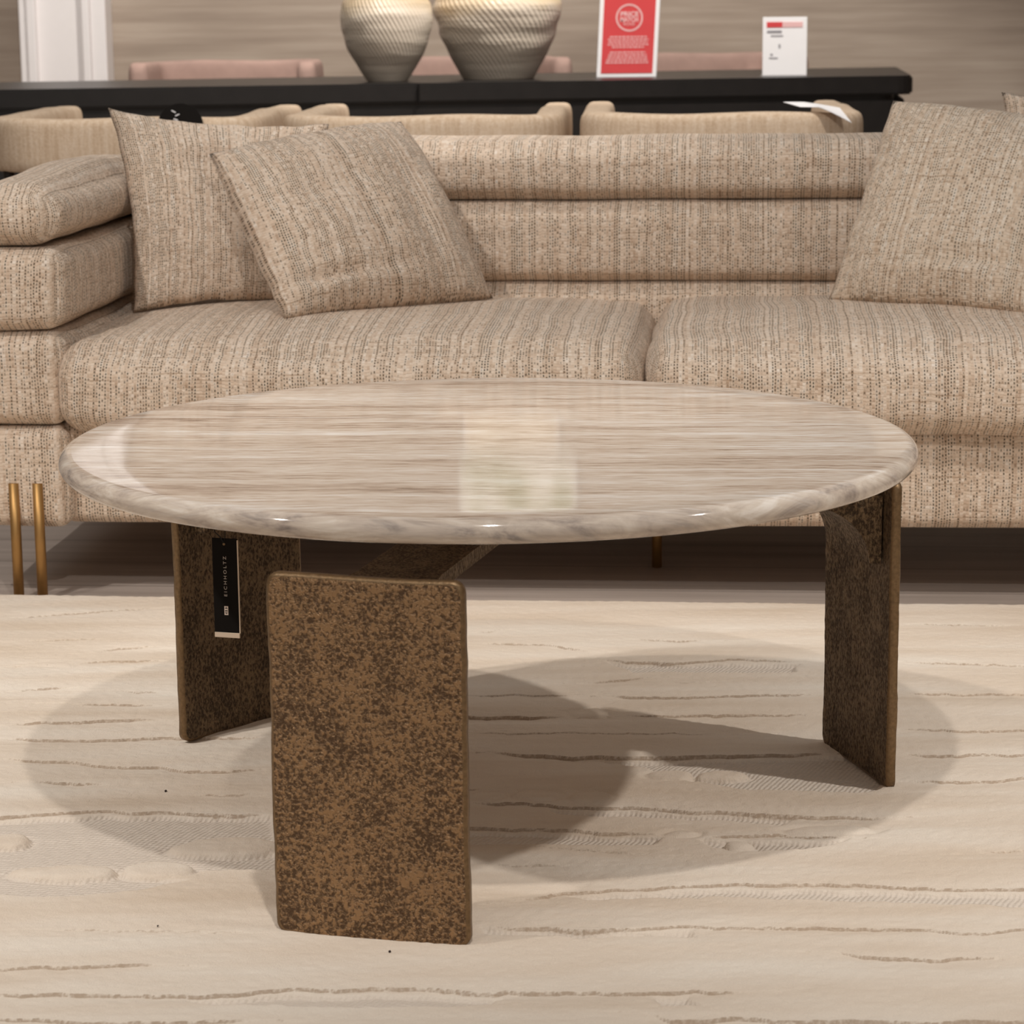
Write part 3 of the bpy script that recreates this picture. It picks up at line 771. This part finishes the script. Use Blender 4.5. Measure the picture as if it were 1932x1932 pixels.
# vases
def vase(lab, loc, prof, seed, wav):
    v = thing('ribbed_vase', lab, 'vase', loc)
    pr = [Vector(p) for p in prof]
    # smooth the profile
    out = []
    for i in range(len(pr)-1):
        p0, p1, p2, p3 = pr[max(i-1, 0)], pr[i], pr[i+1], pr[min(i+2, len(pr)-1)]
        for q in range(6):
            t = q/6
            out.append(.5*((2*p1)+(p2-p0)*t+(2*p0-5*p1+4*p2-p3)*t*t+(3*p1-p0-3*p2+p3)*t**3))
    out.append(pr[-1])
    prof2 = [(max(.001, p.x), p.y) for p in out]
    mx = max(p.x for p in out)
    def disp(r, z, a):
        if r < .03: return r, z
        n = noise.noise(Vector((math.cos(a)*1.2, math.sin(a)*1.2, z*26+seed)))
        k = r/mx
        return r*(1+n*wav*k), z
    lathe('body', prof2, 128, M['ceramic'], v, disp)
    rt, zt = prof[-1]
    bm = bmesh.new(); 
    bmesh.ops.create_cone(bm, cap_ends=False, segments=64, radius1=rt*.90, radius2=rt*1.02, depth=.02, matrix=Matrix.Translation((0, 0, zt+.004)))
    bm_obj('rim', bm, M['ceramic'], v, True)
    return v
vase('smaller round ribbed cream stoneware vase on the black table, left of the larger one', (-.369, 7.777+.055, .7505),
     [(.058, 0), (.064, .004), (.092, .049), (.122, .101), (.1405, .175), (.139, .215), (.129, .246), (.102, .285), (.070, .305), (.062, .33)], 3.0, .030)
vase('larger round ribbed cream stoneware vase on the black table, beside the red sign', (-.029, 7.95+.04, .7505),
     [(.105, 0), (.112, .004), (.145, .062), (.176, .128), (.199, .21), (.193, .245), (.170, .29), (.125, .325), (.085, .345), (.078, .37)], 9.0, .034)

# signs
rs = thing('poster_sign', 'red promotional sign in a white frame on the black table right of the vases', 'sign', (.375, 8.06, .75), 0)
sh = .052    # the frame leans sideways in the photo
def lean(bm):
    for v in bm.verts: v.co.x += v.co.z*sh
    return bm
bm = bmesh.new(); bx(bm, (-.0945, -.004, 0), (.0945, .004, .262), .002); bm_obj('frame', lean(bm), M['paper'], rs)
bm = bmesh.new(); bx(bm, (-.0815, -.0055, .013), (.0815, -.0035, .246)); bm_obj('panel', lean(bm), M['red'], rs)
bm = bmesh.new()
zc = .185; n = 40
for i in range(n):
    a, b = 2*PI*i/n, 2*PI*(i+1)/n
    q = [(r*math.cos(t), r*math.sin(t)) for t in (a, b) for r in (.0375, .0425)]
    f = [bm.verts.new((zc*sh+q[k][0], -.0062, zc+q[k][1])) for k in (0, 1, 3, 2)]; bm.faces.new(f)
bm_obj('ring', bm, M['pink_print'], rs)
text_mesh('headline', 'PRICE', .020, M['pink_print'], rs, (.195*sh, -.006, .1955), (PI/2, 0, 0), .0003, 1.0, .057, bold=.0007)
text_mesh('headline', 'MATCH', .020, M['pink_print'], rs, (.178*sh, -.006, .1785), (PI/2, 0, 0), .0003, 1.0, .057, bold=.0007)
text_mesh('headline', 'PROMISE', .012, M['pink_print'], rs, (.166*sh, -.006, .1645), (PI/2, 0, 0), .0003, 1.0, .036)
for z, w in ((.126, .058), (.118, .064), (.110, .062), (.102, .064), (.094, .050), (.078, .056), (.070, .060), (.062, .062), (.054, .066), (.046, .068)):
    bm = bmesh.new(); 
    x = -w
    rr = random.Random(int(z*1000))
    while x < w:
        l = rr.uniform(.006, .014); bx(bm, (x, -.0062, z-.0018), (min(x+l, w), -.0056, z+.0018)); x += l+.0025
    bm_obj('text_line', lean(bm), M['pink_print'], rs)

ws = thing('price_card', 'white price card in a clear stand near the right end of the black table', 'sign', (.878, 8.09, .75), 0)
bm = bmesh.new(); bx(bm, (-.070, -.002, .0), (.070, .002, .182), .001); bm_obj('card', bm, M['paper'], ws)
bm = bmesh.new(); bx(bm, (-.058, -.0034, .150), (-.008, -.0021, .167)); bm_obj('header_band', bm, M['red'], ws)
bm = bmesh.new(); bx(bm, (-.007, -.0034, .150), (.056, -.0021, .167)); bm_obj('header_band', bm, M['pink_print'], ws)
for x0, x1, z, hh in ((-.057, -.010, .137, .004), (-.045, -.006, .124, .002), (-.020, -.014, .092, .006), (-.046, -.038, .066, .003), (-.050, -.022, .055, .002)):
    bm = bmesh.new(); bx(bm, (x0, -.0032, z-hh), (x1, -.0021, z+hh)); bm_obj('text_line', bm, M['grey_print'], ws)
bm = bmesh.new(); bx(bm, (-.070, .001, 0), (.070, .05, .002)); bm_obj('stand_foot', bm, M['paper'], ws)

# ------------------------------------------------------------------ tub chairs between sofa and table
def tub(name, label, w, depth, zb, zt, mat, loc, rz, thick=.075, group=None, rr=.13):
    t = thing(name, label, 'chair', loc, rz, group)
    # U path: from the far end of one arm round the back to the other
    path = []
    hw = w/2-thick/2
    for y in np.linspace(depth, rr, 12): path.append((-hw, y))
    for q in np.linspace(0, PI/2, 12)[1:]: path.append((-hw+rr-rr*math.cos(q), rr-rr*math.sin(q)))
    for x in np.linspace(-hw+rr, hw-rr, 16)[1:]: path.append((x, 0))
    for q in np.linspace(0, PI/2, 12)[1:]: path.append((hw-rr+rr*math.sin(q), rr-rr*math.cos(q)))
    for y in np.linspace(rr, depth, 12)[1:]: path.append((hw, y))
    path = [Vector((x, y, 0)) for x, y in path]
    m = 28; verts = []; faces = []
    hh = (zt-zb)/2; zc = (zt+zb)/2
    sec = []
    for i in range(m):
        a = 2*PI*i/m; c_, s_ = math.cos(a), math.sin(a); p = .42
        sec.append((math.copysign(abs(c_)**p, c_)*thick/2, math.copysign(abs(s_)**p, s_)*hh))
    rings = []
    n = len(path)
    extra = [(-1, .55), (-1, .92)]
    def ring(c, tan, k):
        nn = Vector((tan.y, -tan.x, 0)); r = []
        for (u, v) in sec:
            r.append(len(verts)); verts.append(c+nn*u*k+Vector((0, 0, zc+v*(1-(1-k)*.5)+noise.noise(c*5)*.004)))
        return r
    t0 = (path[1]-path[0]).normalized(); t1 = (path[-1]-path[-2]).normalized()
    for d, k in ((.035, .35), (.030, .7), (.016, .93)): rings.append(ring(path[0]-t0*d, t0, k))
    for i, p in enumerate(path):
        rings.append(ring(p, (path[min(i+1, n-1)]-path[max(i-1, 0)]).normalized(), 1))
    for d, k in ((.016, .93), (.030, .7), (.035, .35)): rings.append(ring(path[-1]+t1*d, t1, k))
    for a, b in zip(rings[:-1], rings[1:]):
        for i in range(m): faces.append([a[i], a[(i+1) % m], b[(i+1) % m], b[i]])
    faces.append(rings[0][::-1]); faces.append(rings[-1])
    o = mesh_obj('backrest', verts, faces, mat, t)
    bm = bmesh.new(); bm.from_mesh(o.data); bmesh.ops.recalc_face_normals(bm, faces=bm.faces); bm.to_mesh(o.data); bm.free()
    v, f, u = puff((-w/2+.05, .03, .39), (w/2-.05, depth+.03, .48), .035, nseg=(14, 14, 4), crown=.015)
    mesh_obj('seat', v, f, mat, t, uvs=u)
    for sx in (-1, 1):
        bm = bmesh.new(); cyl(bm, (sx*(w/2-.09), .06, 0), (sx*(w/2-.075), .02, zb+.02), .013, 14); bm_obj('leg', bm, M['darkleg'], t, True)
        bm = bmesh.new(); cyl(bm, (sx*(w/2-.09), depth-.04, 0), (sx*(w/2-.06), depth-.02, zb+.02), .013, 14); bm_obj('leg', bm, M['darkleg'], t, True)
    return t
g1 = 'beige tub chairs drawn up to the black table'
ch = tub('tub_chair', 'beige woven tub chair at the left with a round black tag on its back',   .655, .82, .618, .742, M['boucle'], (-.905, 5.83, -.016), math.radians(-3), group=g1)
dup(ch, (-.203, 5.79, -.016), math.radians(-3), 'middle beige woven tub chair backing onto the sofa below the two vases')
dup(ch, (.487, 5.76, -.016), math.radians(-3), 'beige woven tub chair at the right with a white paper tag over its back')

# tags on the chairs
ct = thing('round_tag', 'round black swing tag on the back of the left beige chair', 'tag', (-.744, 5.775, .707), math.radians(4))
bm = bmesh.new(); bmesh.ops.create_cone(bm, cap_ends=True, segments=40, radius1=.052, radius2=.052, depth=.003, matrix=Matrix.Rotation(math.radians(80), 4, 'X')); bm_obj('disc', bm, M['blackcard'], ct)
bm = bmesh.new()
for x, z, a in ((-.014, .034, .5), (-.006, .026, -.4), (-.010, .016, .3), (.002, .010, .1)):
    b2 = bmesh.new(); bx(b2, (-.005, -.0040+(-.176*z), -.0012), (.005, -.0022+(-.176*z), .0012)); bmesh.ops.rotate(b2, verts=b2.verts, matrix=Matrix.Rotation(a, 3, 'Y')); bmesh.ops.translate(b2, verts=b2.verts, vec=(x, 0, z))
    me = bpy.data.meshes.new('tmp'); b2.to_mesh(me); bm.from_mesh(me); b2.free(); bpy.data.meshes.remove(me)
bm_obj('print', bm, M['paper'], ct)
pt = thing('paper_tag', 'white paper tag draped over the back of the right beige chair', 'tag', (.70, 5.73, .742))
verts = []; faces = []
nu, nv = 8, 14
for i in range(nu+1):
    for j in range(nv+1):
        u = i/nu; v = j/nv
        # runs along the top of the back, then folds down over the outer face
        x = -.075+.125*v + .035*u*(1-.6*v); y = .055-.10*u*(.4+.6*v) - .035*v; z = .006 - .055*max(0, v-.35)**1.2*(.4+.6*u) - .010*u
        verts.append((x, y, z)); 
off_ = len(verts); verts += [(x, y+.0005, z-.0008) for x, y, z in verts]
for i in range(nu):
    for j in range(nv):
        a = i*(nv+1)+j; q = [a, a+1, a+nv+2, a+nv+1]; faces.append(q); faces.append([off_+k for k in q[::-1]])
mesh_obj('sheet', verts, faces, M['paper'], pt)

# pink chairs on the far side of the table
g2 = 'pink velvet chairs beyond the black table'
pc = tub('velvet_chair', 'leftmost pink velvet chair beyond the black table, clear of the vases', .64, .40, .60, .816, M['velvet'], (-.965, 9.05, -.016), PI, .07, g2, .09)
dup(pc, (-.165, 9.32, -.016), PI+.2, 'pink velvet chair beyond the black table, half hidden behind the two vases')
dup(pc, (.70, 9.62, -.016), PI+.2, 'dusky pink velvet chair beyond the black table, between the red sign and the white card')

# stand-in pictures above the frame edge, added for the reflection in the marble
def wash(name, stops):
    m, nt, bb = new_mat(name); g = N(nt)
    n = g.noise(g.coord(), 8, 3, .5)
    nt.links.new(g.ramp(n, stops), bb.inputs['Base Color']); bb.inputs['Roughness'].default_value = .6
    return m
pf = thing('standin_picture', 'stand-in green and white picture on the back wall, added for the reflection in the marble', 'picture', (.025, 9.89, 1.70))
bm = bmesh.new(); bx(bm, (-.235, -.03, -.01), (.235, 0, .52), .006); bm_obj('frame', bm, M['white'], pf)
bm = bmesh.new(); bx(bm, (-.226, -.034, .006), (.222, -.029, .505)); bm_obj('canvas', bm, wash('green and white wash', [(.38, srgb(120, 130, 84)), (.47, srgb(178, 174, 140)), (.56, srgb(232, 226, 214))]), pf)
pf = thing('standin_picture', 'stand-in cream picture below the green one, added for the reflection in the marble', 'picture', (.0, 9.89, 1.43))
bm = bmesh.new(); bx(bm, (-.19, -.025, 0), (.19, 0, .235), .006); bm_obj('frame', bm, M['white'], pf)
bm = bmesh.new(); bx(bm, (-.18, -.028, .01), (.18, -.024, .225)); bm_obj('canvas', bm, wash('cream wash', [(.4, srgb(196, 176, 152)), (.6, srgb(216, 198, 174))]), pf)

# ------------------------------------------------------------------ light
def spot(name, loc, tgt, power, size, angle=70, blend=.4, col=(1, .955, .90)):
    l = bpy.data.lights.new(name, 'SPOT'); l.energy = power; l.shadow_soft_size = size
    l.spot_size = math.radians(angle); l.spot_blend = blend; l.color = col
    o = link(bpy.data.objects.new(name, l)); o.location = loc
    o.rotation_euler = (Vector(tgt)-Vector(loc)).to_track_quat('-Z', 'Y').to_euler()
    return o
spot('ceiling_spot_key', (-.01, 1.58, 2.42), (-.02, 3.0, 0), 74, .030, 100, .6)
spot('ceiling_spot_right', (2.95, 1.65, 3.7), (.72, 3.15, 0), 330, .06, 30, .9)
spot('ceiling_spot_left_front', (-2.95, 1.65, 3.7), (-.78, 3.1, 0), 330, .06, 30, .9)
spot('ceiling_spot_left', (-1.6, 2.3, 3.2), (.1, 4.7, .5), 150, .05, 60, .7)
spot('chair_fill_spot', (.3, 4.5, 3.3), (-.2, 6.0, .65), 190, .05, 60, .7)  # unseen fill lamp, added to brighten the beige chair backs
spot('back_fill_spot', (.6, 6.6, 3.3), (0, 8.4, .8), 380, .06, 90, .7)  # unseen fill lamp, added to brighten the vases and rear table
spot('wall_fill_spot', (-1.4, 7.4, 3.3), (-.8, 9.9, 1.0), 200, .06, 90, .8)  # unseen fill lamp, added to lift the back wall
w = bpy.data.worlds.new('World'); bpy.context.scene.world = w; w.use_nodes = True
bg = w.node_tree.nodes['Background']; bg.inputs[0].default_value = (1, .96, .92, 1); bg.inputs[1].default_value = .38

# ------------------------------------------------------------------ camera
cam = bpy.data.cameras.new('Camera'); co = link(bpy.data.objects.new('Camera', cam))
f_px, pitch, roll = 4744.5, .1955, .0102
cam.sensor_width = 24; cam.sensor_fit = 'HORIZONTAL'; cam.lens = f_px/1932*24
cp, sp, cr, sr = math.cos(pitch), math.sin(pitch), math.cos(roll), math.sin(roll)
F = Vector((0, cp, -sp)); r0 = Vector((1, 0, 0)); d0 = Vector((0, -sp, -cp))
rt = r0*cr+d0*sr; dn = -r0*sr+d0*cr
mw = Matrix((( rt.x, -dn.x, -F.x, 0), (rt.y, -dn.y, -F.y, 0), (rt.z, -dn.z, -F.z, .95), (0, 0, 0, 1)))
co.matrix_world = mw
cam.clip_start = .05; cam.clip_end = 60
cam.dof.use_dof = True; cam.dof.focus_distance = 3.15; cam.dof.aperture_fstop = cam.lens/6.5
sc = bpy.context.scene
sc.camera = co
sc.view_settings.view_transform = 'Standard'; sc.view_settings.look = 'None'
sc.view_settings.exposure = 0.14; sc.view_settings.gamma = 1.0; sc.view_settings.use_curve_mapping = False
